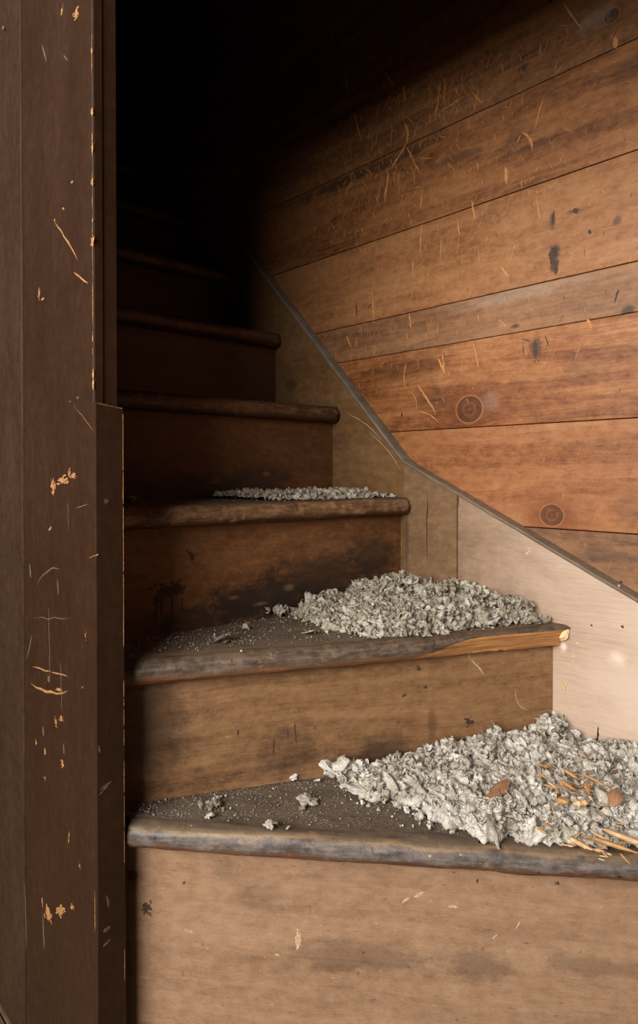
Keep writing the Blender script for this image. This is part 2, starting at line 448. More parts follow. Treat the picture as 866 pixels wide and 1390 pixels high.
# ---- risers
def riser(k, mat):
    A, B, d, n = riser_line(k)
    z0 = (ZT[k-1]-.004) if k > 1 else FLOOR
    z1 = ZT[k]-TH+.002
    L = (B-A).length
    return board('riser', A+Vector((0, 0, z0)), d, (0, 0, 1), -n, L, z1-z0, .018, mat, stairs, .0008, (k*2.0, 0))
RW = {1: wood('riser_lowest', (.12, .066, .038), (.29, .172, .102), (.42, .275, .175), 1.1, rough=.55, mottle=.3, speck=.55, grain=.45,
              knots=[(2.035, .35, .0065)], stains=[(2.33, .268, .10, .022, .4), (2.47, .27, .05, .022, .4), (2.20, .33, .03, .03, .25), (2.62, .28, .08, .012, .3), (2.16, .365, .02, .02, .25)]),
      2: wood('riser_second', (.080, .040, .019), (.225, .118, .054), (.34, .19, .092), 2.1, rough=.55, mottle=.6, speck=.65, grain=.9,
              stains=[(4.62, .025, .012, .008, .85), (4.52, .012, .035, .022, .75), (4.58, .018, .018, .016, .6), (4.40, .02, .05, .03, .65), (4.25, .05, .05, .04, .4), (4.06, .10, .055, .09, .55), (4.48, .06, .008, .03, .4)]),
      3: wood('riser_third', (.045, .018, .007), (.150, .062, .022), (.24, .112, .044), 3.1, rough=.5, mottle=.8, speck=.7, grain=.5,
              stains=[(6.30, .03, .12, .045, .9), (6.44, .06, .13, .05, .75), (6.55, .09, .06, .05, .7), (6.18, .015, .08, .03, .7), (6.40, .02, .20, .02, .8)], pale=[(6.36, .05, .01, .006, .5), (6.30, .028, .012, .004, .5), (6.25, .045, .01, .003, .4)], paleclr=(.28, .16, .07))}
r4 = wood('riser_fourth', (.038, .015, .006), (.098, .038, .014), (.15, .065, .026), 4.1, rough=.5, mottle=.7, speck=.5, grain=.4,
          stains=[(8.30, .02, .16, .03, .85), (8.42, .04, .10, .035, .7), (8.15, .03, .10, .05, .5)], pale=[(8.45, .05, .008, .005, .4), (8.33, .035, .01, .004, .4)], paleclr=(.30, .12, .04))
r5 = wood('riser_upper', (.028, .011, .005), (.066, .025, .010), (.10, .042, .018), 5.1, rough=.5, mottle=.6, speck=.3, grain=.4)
RISER = {}
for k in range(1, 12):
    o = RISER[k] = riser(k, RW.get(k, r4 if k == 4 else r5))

# ---- skirting (outer stringer) boards against the right wall
SKd = (.10, .058, .030)
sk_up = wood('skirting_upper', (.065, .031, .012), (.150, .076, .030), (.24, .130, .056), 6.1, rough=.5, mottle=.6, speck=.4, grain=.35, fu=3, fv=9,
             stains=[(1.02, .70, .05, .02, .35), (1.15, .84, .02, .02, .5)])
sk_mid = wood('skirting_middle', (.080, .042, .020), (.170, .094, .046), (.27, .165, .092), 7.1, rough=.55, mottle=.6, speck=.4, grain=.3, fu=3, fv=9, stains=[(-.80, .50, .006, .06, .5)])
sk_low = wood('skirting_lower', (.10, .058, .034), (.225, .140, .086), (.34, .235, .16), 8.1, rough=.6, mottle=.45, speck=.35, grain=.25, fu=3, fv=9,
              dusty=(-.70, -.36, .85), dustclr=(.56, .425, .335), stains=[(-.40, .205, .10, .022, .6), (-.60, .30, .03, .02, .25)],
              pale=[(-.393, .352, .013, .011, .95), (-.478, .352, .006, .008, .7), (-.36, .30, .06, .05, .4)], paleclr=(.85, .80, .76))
YJ = .809
def sk_top(y): return .658+(y-YJ)*1.055 if y > YJ else .658-(YJ-y)*.478
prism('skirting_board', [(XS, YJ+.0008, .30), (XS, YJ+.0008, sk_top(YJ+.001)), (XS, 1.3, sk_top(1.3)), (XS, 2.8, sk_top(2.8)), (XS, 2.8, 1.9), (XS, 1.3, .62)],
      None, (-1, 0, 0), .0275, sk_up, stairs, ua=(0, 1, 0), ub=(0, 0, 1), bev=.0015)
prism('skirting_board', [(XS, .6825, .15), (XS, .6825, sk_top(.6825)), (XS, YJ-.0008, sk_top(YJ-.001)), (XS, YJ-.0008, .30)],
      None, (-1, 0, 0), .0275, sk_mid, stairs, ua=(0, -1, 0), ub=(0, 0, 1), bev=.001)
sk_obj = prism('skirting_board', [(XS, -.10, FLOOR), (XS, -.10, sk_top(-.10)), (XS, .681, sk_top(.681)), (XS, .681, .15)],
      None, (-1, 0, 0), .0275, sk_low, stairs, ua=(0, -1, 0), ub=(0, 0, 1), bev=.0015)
# worn grey cap moulding running on top of the upper skirting, and a thin one on the lower
capm = wood('skirting_cap', (.075, .060, .048), (.165, .135, .108), (.27, .225, .18), 9.1, rough=.45, mottle=.7, speck=.4, grain=.6)
capl = wood('skirting_cap_pale', (.10, .075, .052), (.20, .15, .105), (.32, .25, .18), 9.4, rough=.6, mottle=.7, speck=.4, grain=.5)
def cap(y0, y1, w, h, name, mat):
    a = Vector((XS, y0, sk_top(y0+1e-5))); b = Vector((XS, y1, sk_top(y1-1e-5))); d = (b-a).normalized(); up = Vector((0, -d.z, d.y)); L = (b-a).length
    prof = [(-.0015, -.004), (-.004, 0), (-.0035, h*.6), (0, h), (w*.6, h*.85), (.0277, h*.3), (.0277, -.004)]
    vs, uv, fs = [], [], []; ns = 40
    for i in range(ns+1):
        p = a+d*(L*i/ns)
        for j, (x, z) in enumerate(prof):
            wv = mnoise.noise(Vector((i*.5, j, y0*9)))*.0006
            vs.append(p+Vector((x+wv, 0, 0))+up*(z+wv)); uv.append((L*i/ns, j*.006))
    w_ = len(prof)
    for i in range(ns):
        for j in range(w_): fs.append((i*w_+j, i*w_+(j+1) % w_, (i+1)*w_+(j+1) % w_, (i+1)*w_+j))
    fs.append(tuple(range(w_))); fs.append(tuple(reversed(range(ns*w_, ns*w_+w_))))
    me = mesh(name, vs, fs, uv, False)
    bm = bmesh.new(); bm.from_mesh(me); bmesh.ops.recalc_face_normals(bm, faces=bm.faces); bm.to_mesh(me); bm.free()
    return link(name, me, mat, stairs)
cap(YJ, 2.8, .022, .003, 'cap_moulding', capm)
cap(-.10, YJ, .018, .0018, 'cap_moulding', capl)

# broken round end of the second tread where it enters the skirting
def lumpy(name, cen, rx, ry, rz, mat, parent, seed=0, sub=3, amp=.25, rot=None):
    bm = bmesh.new(); bmesh.ops.create_icosphere(bm, subdivisions=sub, radius=1.0)
    for v in bm.verts:
        p = v.co.copy(); v.co = p*(1+amp*mnoise.fractal(p*1.6+Vector((seed, 0, 0)), .7, 2, 3))
        v.co = Vector((v.co.x*rx, v.co.y*ry, v.co.z*rz))
        if rot: v.co.rotate(rot)
        v.co += Vector(cen)
    me = bpy.data.meshes.new(name); bm.to_mesh(me); bm.free()
    return link(name, me, mat, parent)
endm = flat('pale_end_grain', (.74, .55, .30), .8, .2, 400)
cen = onto(762, 859, (XS-.004, 0, 0), (1, 0, 0))
o = lumpy('broken_end', cen, .007, .0125, .0125, endm, tread_2, 4, 3, .18); o['label'] = 'pale raw end of the snapped nosing'

# marks on the stair parts
tr = {o_.name: o_ for o_ in stairs.children}
def plane_of_riser(k):
    A, B, d, n = riser_line(k); return (A, -n)
def marks_px(pl, items, name, mat, parent, label=None, jg=.55):
    """items: ('l', x0,y0,x1,y1,width_px,bend) or ('p', x,y,rx,ry,angle)"""
    pt, nr = pl; mk = Marks(); nr = Vector(nr)
    for it in items:
        if it[0] == 'l':
            a = onto(it[1], it[2], pt, nr); b = onto(it[3], it[4], pt, nr); px = (a-Vector((0, 0, EYE))).length/FPX*.95
            mk.line(a, b, nr, it[5]*px, it[6] if len(it) > 6 else 0.0)
        else:
            cc = onto(it[1], it[2], pt, nr); e = onto(it[1]+10*math.cos(it[5]), it[2]-10*math.sin(it[5]), pt, nr)-cc
            px = (cc-Vector((0, 0, EYE))).length/FPX
            mk.patch(cc, nr, e, it[3]*px*.8, it[4]*px*.8, 26, jg)
            eu = e.normalized(); ev = nr.cross(eu)
            if max(it[3], it[4]) > 2.6:
                for _ in range(9):
                    a_ = random.uniform(0, 6.28); r_ = random.uniform(.6, 1.35)
                    mk.patch(cc+eu*math.cos(a_)*it[3]*px*r_+ev*math.sin(a_)*it[4]*px*r_, nr, e, it[3]*px*random.uniform(.08, .35), it[4]*px*random.uniform(.08, .35), 8, .6)
    return mk.build(name, mat, parent, label)
marks_px(plane_of_riser(3), [('p', 225, 803, 16, 9, .0), ('p', 240, 798, 9, 9, .3), ('p', 215, 812, 9, 6, 0), ('l', 212, 805, 211, 850, 3), ('l', 219, 808, 219, 838, 3), ('l', 233, 805, 234, 847, 4), ('l', 247, 806, 247, 832, 2),
         ('p', 260, 755, 4, 8, .4), ('p', 204, 799, 3, 3, 0)], 'dried_drip', M['dark_stain'], RISER[3], 'dark dried drip stain', .12)
marks_px(plane_of_riser(2), [('l', 400, 980, 402, 1012, 2), ('l', 390, 990, 391, 1003, 2), ('l', 372, 1000, 371, 1026, 2), ('l', 323, 990, 323, 1000, 2), ('p', 568, 908, 3, 4, 0), ('p', 578, 933, 3, 2, 0),
         ('p', 637, 980, 6, 5, -.4), ('l', 545, 946, 552, 942, 3)], 'dark_dent', M['black_mark'], RISER[2])
marks_px(plane_of_riser(2), [('l', 637, 885, 636, 893, 1.6), ('l', 636, 893, 657, 917, 2.0, .05), ('l', 700, 935, 718, 965, 1.2, -.2)], 'fine_scratch', M['chip_pale'], RISER[2])
marks_px(plane_of_riser(1), [('l', 545, 1226, 556, 1218, 3), ('l', 562, 1218, 575, 1211, 4), ('l', 608, 1230, 622, 1232, 3), ('l', 403, 1260, 403, 1290, 4, .1), ('l', 250, 1262, 262, 1266, 1.2), ('p', 404, 1278, 3, 6, 0), ('l', 668, 1275, 676, 1268, 2),
         ('l', 700, 1262, 706, 1250, 1.2), ('l', 372, 1295, 380, 1297, 2)], 'pale_scratch', M['chip_pale'], RISER[1])
marks_px(plane_of_riser(1), [('l', 648, 1193, 648, 1199, 2.5), ('p', 198, 1233, 6, 8, 0), ('p', 757, 1199, 3, 2, 0), ('p', 250, 1198, 2, 2, 0)], 'dark_dent', M['black_mark'], RISER[1])
SKP = ((XS, 0, 0), (-1, 0, 0))
marks_px(SKP, [('l', 580, 668, 579, 765, 1.6), ('l', 622, 668, 623, 690, 1.2), ('l', 812, 985, 811, 1013, 2.2), ('l', 545, 560, 546, 566, 2), ('p', 716, 748, 2, 2, 0), ('p', 700, 849, 2, 2, 0), ('p', 845, 851, 2, 2, 0), ('p', 803, 849, 1.6, 1.6, 0),
               ('p', 843, 790, 2, 2, 0)], 'dark_crack', M['crack'], sk_obj)
marks_px(SKP, [('l', 775, 868, 797, 880, 3, 0), ('l', 777, 876, 780, 918, 2.2, .0), ('p', 767, 933, 6, 5, .2), ('p', 764, 928, 3, 8, .8), ('p', 716, 749, 4, 4, 0), ('l', 500, 585, 545, 640, .9, .05), ('l', 470, 560, 520, 600, .8, .05),
               ('p', 840, 795, 2, 2, 0)], 'pale_scuff', M['chip_pale'], sk_obj)

# ================================================================== RIGHT WALL of horizontal boards
wall_r = tag(empty('wall_right', (XW, 1.5, 0)), kind='structure')
wall_r['label'] = 'right wall of wide horizontal varnished pine boards with knots and scratches'
zj = [FLOOR, .18, .36, .54, .718, .879, .956, 1.125, 1.294, 1.460, 1.64, 1.82, 2.0, 2.19, 2.38, 2.6]
def at_wall(px, py):
    q = onto(px, py, (XW, 0, 0), (1, 0, 0)); return q.y, q.z
kA = at_wall(637, 556); kB = at_wall(749, 700); kC = at_wall(830, 22)
sA = at_wall(727, 472); sB = at_wall(752, 343); sC = at_wall(752, 362); sD = at_wall(852, 424); sE = at_wall(838, 300); sF = at_wall(500, 232); sG = at_wall(620, 215)
specs = {
    3: dict(dark=(.10, .045, .020), mid=(.27, .125, .050), light=(.38, .20, .085), stains=[(*at_wall(830, 757), .05, .010, .4), (*at_wall(815, 745), .02, .006, .3)]),
    3.5: None,
    4: dict(dark=(.15, .040, .010), mid=(.37, .140, .043), light=(.50, .235, .085), knots=[(kB[0], kB[1], .0165)], stains=[(*at_wall(852, 690), .03, .03, .25)], grain=.8),
    5: dict(dark=(.12, .030, .008), mid=(.33, .120, .034), light=(.52, .235, .078), knots=[(kA[0], kA[1], .0225)], stains=[(sA[0], sA[1], .012, .022, .7), (*at_wall(560, 500), .10, .03, .35), (*at_wall(590, 545), .05, .03, .35), (*at_wall(600, 470), .05, .006, .4), (*at_wall(800, 505), .04, .02, .25)],
            pale=[(*at_wall(668, 545), .018, .02, .16)], grain=1.35),
    6: dict(dark=(.13, .056, .021), mid=(.30, .138, .053), light=(.42, .215, .088), stains=[(sD[0], sD[1], .012, .010, .8), (*at_wall(700, 443), .01, .004, .8)], pale=[(*at_wall(700, 400), .12, .015, .25)]),
    7: dict(dark=(.14, .048, .014), mid=(.37, .155, .050), light=(.52, .255, .095), stains=[(sB[0], sB[1], .010, .014, .95), (sC[0], sC[1], .008, .012, .85), (sE[0], sE[1], .007, .007, .6), (*at_wall(780, 287), .012, .004, .7), (*at_wall(750, 300), .005, .014, .6)], grain=.6),
    8: dict(dark=(.09, .028, .007), mid=(.30, .115, .034), light=(.45, .195, .060), stains=[(sF[0], sF[1], .22, .014, .75), (sG[0], sG[1], .06, .012, .6), (*at_wall(700, 190), .03, .012, .5), (*at_wall(850, 100), .03, .02, .35), (*at_wall(720, 200), .06, .006, .5)]),
    9: dict(dark=(.085, .030, .009), mid=(.27, .112, .036), light=(.42, .195, .065), knots=[(kC[0], kC[1], .010)], stains=[(*at_wall(560, 190), .10, .02, .3), (*at_wall(711, 92), .012, .006, .6)], pale=[(*at_wall(810, 25), .035, .02, .16)]),
    10: dict(dark=(.07, .026, .008), mid=(.20, .082, .028), light=(.30, .14, .05)),
}
plank_objs = []
for i in range(len(zj)-1):
    sp = specs.get(i+1) or dict(dark=WD, mid=(.2, .09, .036), light=(.3, .15, .065))
    if i+1 == 4: pass
    idx = i+1
    z0, z1 = zj[i], zj[i+1]
    # board index 4 lies between .54 and .718, and so on upwards
    kw = dict(specs.get(i+1) or sp)
    for q_ in ('dark', 'mid', 'light'): kw[q_] = tuple(c*f_ for c, f_ in zip(kw[q_], (.72, .735, .87)))
    m = wood('wall_board_%s' % 'abcdefghijklmnopq'[i], seed=20+i*3.7, rough=.5, hair=.35, mottle=.6, speck=.5, bumpy=.22, spec=.35, **kw)
    gap = .0016 if idx not in (5, 6) else .0010
    p = board('plank', (XW, -.12, z0+gap*.5), (0, 1, 0), (0, 0, 1), (-1, 0, 0), 3.3, (z1-z0)-gap, .020, m, wall_r, .0012, (-.12, z0))
    p.data.name = 'plank'
    plank_objs.append((p, z0, z1))
link('backing', mesh('backing', [(XW+.021, -.12, FLOOR), (XW+.021, 3.2, FLOOR), (XW+.021, 3.2, 2.6), (XW+.021, -.12, 2.6), (XW+.03, -.12, FLOOR), (XW+.03, 3.2, FLOOR), (XW+.03, 3.2, 2.6), (XW+.03, -.12, 2.6)],
     [(0, 1, 2, 3), (7, 6, 5, 4), (0, 4, 5, 1), (1, 5, 6, 2), (2, 6, 7, 3), (3, 7, 4, 0)]), M['crack'], wall_r)

# scratches on the wall boards, one set per board
sets = [Marks() for _ in plank_objs]; dsets = [Marks() for _ in plank_objs]
NW = Vector((-1, 0, 0))
def which(z):
    for i, (p, a, b) in enumerate(plank_objs):
        if a+.004 < z < b-.004: return i
    return None
def wscratch(px, py, length, ang, w, bend, dark=False):
    y, z = at_wall(px, py); i = which(z)
    if i is None or y > 1.6 or y < .2: return
    dy, dz = math.cos(ang)*length/2, math.sin(ang)*length/2
    a, b = plank_objs[i][1]+.002, plank_objs[i][2]-.002
    A = Vector((XW, y-dy, min(b, max(a, z-dz)))); B = Vector((XW, y+dy, min(b, max(a, z+dz))))
    if (B-A).length < .002: return
    (dsets if dark else sets)[i].line(A, B, NW, w, bend, 6)
R = random.Random(5)
clusters = [((600, 130), (60, 50), 85, (.008, .05)), ((500, 130), (45, 90), 60, (.006, .035)), ((520, 230), (60, 60), 70, (.006, .06)), ((450, 250), (35, 80), 60, (.006, .035)),
            ((700, 60), (110, 60), 40, (.005, .03)), ((720, 230), (120, 90), 50, (.004, .03)), ((560, 330), (120, 60), 55, (.006, .05)), ((600, 440), (150, 50), 40, (.005, .03)), ((480, 470), (60, 60), 40, (.006, .04)),
            ((700, 520), (130, 60), 22, (.003, .012)), ((470, 60), (60, 60), 50, (.005, .03)), ((700, 630), (120, 40), 16, (.003, .01)), ((610, 200), (120, 70), 60, (.004, .03))]
for (cx, cy), (sx, sy), n_, (l0, l1) in clusters:
    for _ in range(int(n_*2.2)):
        px, py = R.gauss(cx, sx*.6), R.gauss(cy, sy*.6)
        ang = R.gauss(math.pi/2, .45) if R.random() < .72 else R.uniform(0, math.pi)
        wscratch(px, py, R.uniform(l0, l1)*R.uniform(.5, 1), ang, R.choice([.0004, .0005, .0006, .0008, .0012]), R.uniform(-.12, .12))
for _ in range(70):
    wscratch(R.uniform(450, 866), R.uniform(10, 560), R.uniform(.004, .014), R.gauss(math.pi/2, .5), R.choice([.0006, .001]), R.uniform(-.1, .1), True)
def wline(x0, y0, x1, y1, wpx, bend=0.0, dark=False):
    A = onto(x0, y0, (XW, 0, 0), (1, 0, 0)); B = onto(x1, y1, (XW, 0, 0), (1, 0, 0)); i = which((A.z+B.z)/2)
    if i is None: return
    (dsets if dark else sets)[i].line(A, B, NW, wpx*A.length/FPX*.8, bend, 10)
for q in [(630, 130, 598, 152, 2), (598, 110, 590, 165, 2), (605, 110, 602, 140, 2), (618, 118, 622, 130, 2), (640, 125, 655, 140, 1.6), (650, 120, 643, 150, 1.5), (548, 115, 550, 140, 3), (522, 98, 535, 118, 3), (470, 100, 472, 130, 2), (480, 150, 490, 190, 2),
          (550, 168, 552, 195, 3.5, .1), (552, 195, 530, 230, 2.5), (552, 200, 570, 235, 2), (527, 235, 522, 275, 3), (572, 265, 571, 285, 1.5), (572, 302, 570, 345, 2), (640, 270, 645, 300, 2), (620, 295, 624, 320, 2), (686, 225, 688, 250, 3.5), (708, 180, 722, 205, 2.5, .15),
          (762, 0, 790, 40, 1.6), (738, 130, 725, 178, 1.2), (700, 330, 690, 360, 1.4), (835, 50, 836, 66, 4), (797, 433, 802, 446, 4), (470, 455, 477, 472, 2.5), (642, 465, 650, 500, 1.5), (555, 425, 558, 447, 2), (600, 480, 603, 500, 2), (594, 485, 604, 507, 3),
          (552, 490, 551, 530, 1.4, -.1), (553, 530, 565, 558, 1.2, .2), (565, 558, 596, 575, 1.2, .1), (566, 520, 592, 562, 2.5), (680, 362, 690, 376, 2), (560, 350, 561, 380, 1.5), (505, 395, 508, 440, 1.5), (728, 268, 733, 300, 1.2)]:
    wline(*q)
for q in [(748, 340, 750, 360, 6), (756, 352, 754, 374, 4), (726, 462, 727, 486, 5), (740, 455, 745, 470, 1.8), (848, 418, 856, 430, 6), (484, 412, 484, 430, 2.2), (710, 468, 711, 482, 1.5), (840, 392, 834, 412, 2.5), (708, 460, 720, 463, 1.5), (779, 283, 784, 290, 4), (799, 312, 802, 318, 3),
          (752, 285, 750, 305, 3), (745, 0, 748, 4, 2), (708, 95, 716, 90, 5), (838, 12, 826, 24, 5), (500, 418, 504, 412, 2)]:
    wline(*q, dark=True)
for (p, a, b), s_, d_ in zip(plank_objs, sets, dsets):
    for mk, nm, mt in ((s_, 'scratches', M['scratch']), (d_, 'dents', M['black_mark'])):
        if mk.f:
            o = link(nm, mesh(nm, mk.v, mk.f), mt, p); o['kind'] = 'stuff'

# ================================================================== LEFT: the boarded wall, the door jamb and its return
paint = wood('brown_paint_panel', BD, (.040, .020, .0105), (.072, .038, .021), 40, rough=.5, mottle=.5, speck=.4, grain=.15, spec=.25)
paint2 = wood('brown_paint_casing', BD, BM_, BL, 43, rough=.5, mottle=.4, speck=.35, grain=.12, spec=.25, bumpy=.15)
paint3 = wood('brown_paint_return', (.015, .006, .003), (.034, .0145, .0065), (.060, .027, .013), 46, rough=.5, mottle=.4, speck=.3, grain=.12, spec=.25, bumpy=.15)
XF = .340
wall_l = tag(empty('wall_left', (.36, 2.0, 0)), kind='structure')
wall_l['label'] = 'brown painted board partition left of the stair opening'
def yface(px, x=XF): return onto(px, 650, (x, 0, 0), (1, 0, 0)).y
yc0 = .752; yc1 = yface(30); 
# partition planks left of the casing (vertical boards) and its inner face along the flight
y = yc1+.011; 
for k in range(12):
    w_ = .17
    board('plank', (XF+.004, y, FLOOR), (0, 0, 1), (0, 1, 0), (-1, 0, 0), 2.84, w_-.002, .018, paint, wall_l, .002, (k*1.3, y))
    y += w_
for k in range(14):
    board('plank', (.372, .80+k*.17, 0), (0, 0, 1), (0, 1, 0), (1, 0, 0), 2.6, .168, .009, paint3, wall_l, .002, (k*1.1, .8+k*.17))
# the cover strip in the groove
casing = tag(empty('trim_1', (XF, .88, 0)), kind='structure')
casing['label'] = 'wide brown painted door jamb with chipped edges'
board('casing_board', (XF, yc0, FLOOR), (0, 0, 1), (0, 1, 0), (-1, 0, 0), 2.44, yc1-yc0-.006, .012, paint2, casing, .0022, (5, 0))
board('edge_bead', (XF+.006, yc1-.006, FLOOR), (0, 0, 1), (0, 1, 0), (-1, 0, 0), 2.44, .008, .012, paint3, casing, .002, (6, 0))
board('jamb_return', (.3525, yc0+.002, .5), (0, 0, 1), (1, 0, 0), (0, -1, 0), 1.7, .019, .016, paint3, casing, .001, (7, 0))
zst = onto(129, 545, (0, .745, 0), (0, 1, 0)).z
so = [Vector((.3385, .745, 0)), Vector((.3755, .745, 0))]
prism('stringer_end', [(.3398, .745, FLOOR), (.3770, .745, FLOOR), (.3752, .745, .3), (.3740, .745, zst-.004), (.3722, .745, zst-.0045), (.3398, .745, zst)], None, (0, -1, 0), .06, paint2, casing, ua=(0, 0, 1), ub=(1, 0, 0), uo=(9, 0), bev=.0)
# wear on casing
CP = ((XF, 0, 0), (-1, 0, 0)); RP = ((0, .745, 0), (0, -1, 0)); JP = ((0, yc0+.002, 0), (0, -1, 0))
it = [('p', 103, 18, 6, 5, .2), ('p', 84, 15, 2, 4, 0), ('p', 4, 37, 2, 2, 0), ('l', 74, 300, 106, 353, 2.2), ('p', 74, 299, 2, 2, 0), ('p', 98, 247, 3, 1.5, .3), ('p', 86, 283, 3, 1.2, -.6), ('p', 53, 398, 2.5, 7, .3), ('p', 58, 406, 4, 2, .2),
      ('l', 100, 370, 120, 385, 2.5), ('p', 72, 660, 6, 10, .2), ('p', 85, 652, 14, 5, .1), ('p', 100, 646, 8, 4, .15), ('p', 94, 642, 3, 6, 0), ('p', 65, 1241, 8, 9, .1), ('p', 82, 1236, 14, 5, .2), ('p', 98, 1231, 5, 3, .1), ('l', 57, 1218, 58, 1232, 3), ('l', 42, 928, 92, 938, 2.6, -.05), ('p', 80, 936, 9, 2, 0),
      ('l', 44, 905, 70, 912, 1.6), ('l', 70, 912, 92, 918, 1.6), ('p', 112, 933, 5, 1.5, .5), ('p', 116, 863, 3, 6, -.5), ('l', 94, 1128, 93, 1145, 2), ('p', 108, 1176, 2.5, 6, 0), ('l', 120, 758, 134, 752, 2.4), ('p', 76, 980, 3, 5, 0), ('p', 83, 975, 5, 3, .4), ('p', 61, 1020, 3, 3, 0), ('p', 85, 1037, 4, 4, 0), ('l', 66, 720, 70, 715, 3),
      ('p', 49, 1008, 2, 3, 0), ('l', 103, 690, 120, 684, 1.4), ('l', 100, 550, 128, 585, 1.4)]
marks_px(CP, it, 'chipped_paint', M['chip_orange'], casing, 'orange bare wood where the paint has chipped')
it = [('l', 66, 825, 68, 925, 1.6), ('l', 82, 900, 84, 965, 1.4), ('l', 78, 785, 79, 808, 3), ('l', 50, 795, 82, 772, 1.6, .1), ('l', 40, 765, 42, 785, 4), ('l', 58, 985, 59, 1000, 4), ('l', 86, 1010, 87, 1024, 2.5), ('p', 61, 1056, 3, 3, 0), ('l', 36, 895, 44, 860, 1.6), ('l', 92, 680, 93, 720, .8), ('p', 105, 540, 4, 1.2, .4),
      ('p', 95, 545, 3, 1, .4), ('l', 57, 60, 63, 84, 2), ('l', 86, 75, 92, 82, 1.5), ('l', 60, 1290, 58, 1240, 3), ('p', 66, 922, 3, 4, 0), ('l', 34, 1200, 36, 1290, 1.6), ('l', 42, 840, 100, 838, .8)]
marks_px(CP, it, 'scuffs', M['scuff'], casing)
# the worn arris of the casing
mk = Marks(); Rr = random.Random(3)
zz = .0
while zz < 1.25:
    L_ = Rr.choice([.004, .008, .015, .03, .05]); hi = zz > .72
    if Rr.random() < (.62 if hi else .12):
        pts = [Vector((XF, yc0+.0012, zz+L_*t)) for t in (0, .25, .5, .75, 1)]
        w_ = Rr.choice([.0006, .0009, .0012, .0018])
        mk.strip(pts, (-1, 0, 0), [w_*.3, w_, w_*.8, w_, w_*.2], .0004, .6)
    zz += L_+Rr.uniform(.002, .02)
for py_, w_, h_ in [(152, 5, 10), (200, 4, 8), (248, 6, 8), (300, 3, 6), (328, 10, 12), (395, 2.5, 6), (460, 3, 8), (508, 5, 10), (520, 4, 14), (70, 4, 8)]:
    cc = onto(124.5+py_*.004, py_, (XF, 0, 0), (1, 0, 0)); mk.patch(cc+Vector((0, .0005, 0)), (-1, 0, 0), (0, 0, 1), h_*.0009*.6, w_*.0008*.7, 9, .5)
mk.build('worn_edge', M['chip_orange'], casing)
mk = Marks()
for x_, w0 in ((.3748, .0012),):
    zz = 0.0
    while zz < zst-.01:
        L_ = Rr.choice([.01, .02, .04, .07]); L_ = min(L_, zst-.008-zz)
        if Rr.random() < (.85 if zz > zst-.2 else .45):
            w_ = w0*(1 if zz > zst-.2 else .6)*Rr.uniform(.5, 1.3)
            mk.strip([Vector((x_-.0004, .745, zz+L_*t)) for t in (0, .3, .6, 1)], (0, -1, 0), [w_*.5, w_, w_*.8, w_*.4], .0004, .5)
        zz += L_+Rr.uniform(.0, .006)
mk.strip([Vector((.341+.0325*t, .745, zst-.0018-.0045*t)) for t in (0, .3, .6, 1)], (0, -1, 0), [.0008]*4, .0004, .4)
mk.build('worn_edge', M['chip_orange'], casing)
marks_px(RP, [('l', 134, 1080, 150, 1062, 2), ('l', 136, 1072, 152, 1060, 2), ('p', 144, 680, 3, 3, .5), ('l', 145, 1215, 148, 1232, 2), ('l', 140, 1265, 150, 1258, 5), ('l', 134, 1012, 136, 1022, 2), ('l', 140, 1285, 150, 1275, 3)], 'scuffs', M['scuff'], casing)
marks_px(RP, [('l', 150, 770, 160, 758, 2), ('l', 133, 1120, 134, 1300, 1.0), ('l', 146, 985, 146, 1005, 1.6)], 'dark_crack', M['crack'], casing)

# ================================================================== ROOM SHELL
fl = wood('floor_boards', (.05, .03, .018), (.13, .085, .05), (.2, .14, .09), 60, rough=.7, mottle=.7, speck=.6)
floor = tag(empty('floor', (0, 0, FLOOR)), kind='structure')
x = -2.6; k = 0
while x < 1.03:
    w_ = .14; board('plank', (x, -2.4, FLOOR), (0, 1, 0), (1, 0, 0), (0, 0, 1), 5.6, w_-.002, .02, fl, floor, .0015, (k*.9, x)); x += w_; k += 1
plain = wood('dark_lining', (.05, .022, .010), (.12, .055, .026), (.18, .09, .045), 70, rough=.6, mottle=.5, speck=.4)
def slab(name, x0, x1, y0, y1, z0, z1, mat):
    bm = bmesh.new(); bmesh.ops.create_cube(bm, size=1.0)
    for v in bm.verts: v.co = Vector(((x0+x1)/2+v.co.x*(x1-x0), (y0+y1)/2+v.co.y*(y1-y0), (z0+z1)/2+v.co.z*(z1-z0)))
    uvl = bm.loops.layers.uv.new('UVMap')
    for f_ in bm.faces:
        for lp in f_.loops: c_ = lp.vert.co; lp[uvl].uv = (c_.z, c_.x+c_.y)
    me = bpy.data.meshes.new(name); bm.to_mesh(me); bm.free()
    return tag(link(name, me, mat), kind='structure')
slab('wall_back', .34, 1.06, 3.2, 3.24, FLOOR, 2.6, plain)
slab('wall_front', .34, 1.06, -.16, -.12, FLOOR, 2.6, plain)
slab('ceiling', .34, 1.06, -.16, 3.24, 2.6, 2.64, plain)
slab('trim_2', XF, .372, -.12, .80, 1.28, 2.6, paint3)      # unseen boarding above the stair door, height set to shade the upper wall

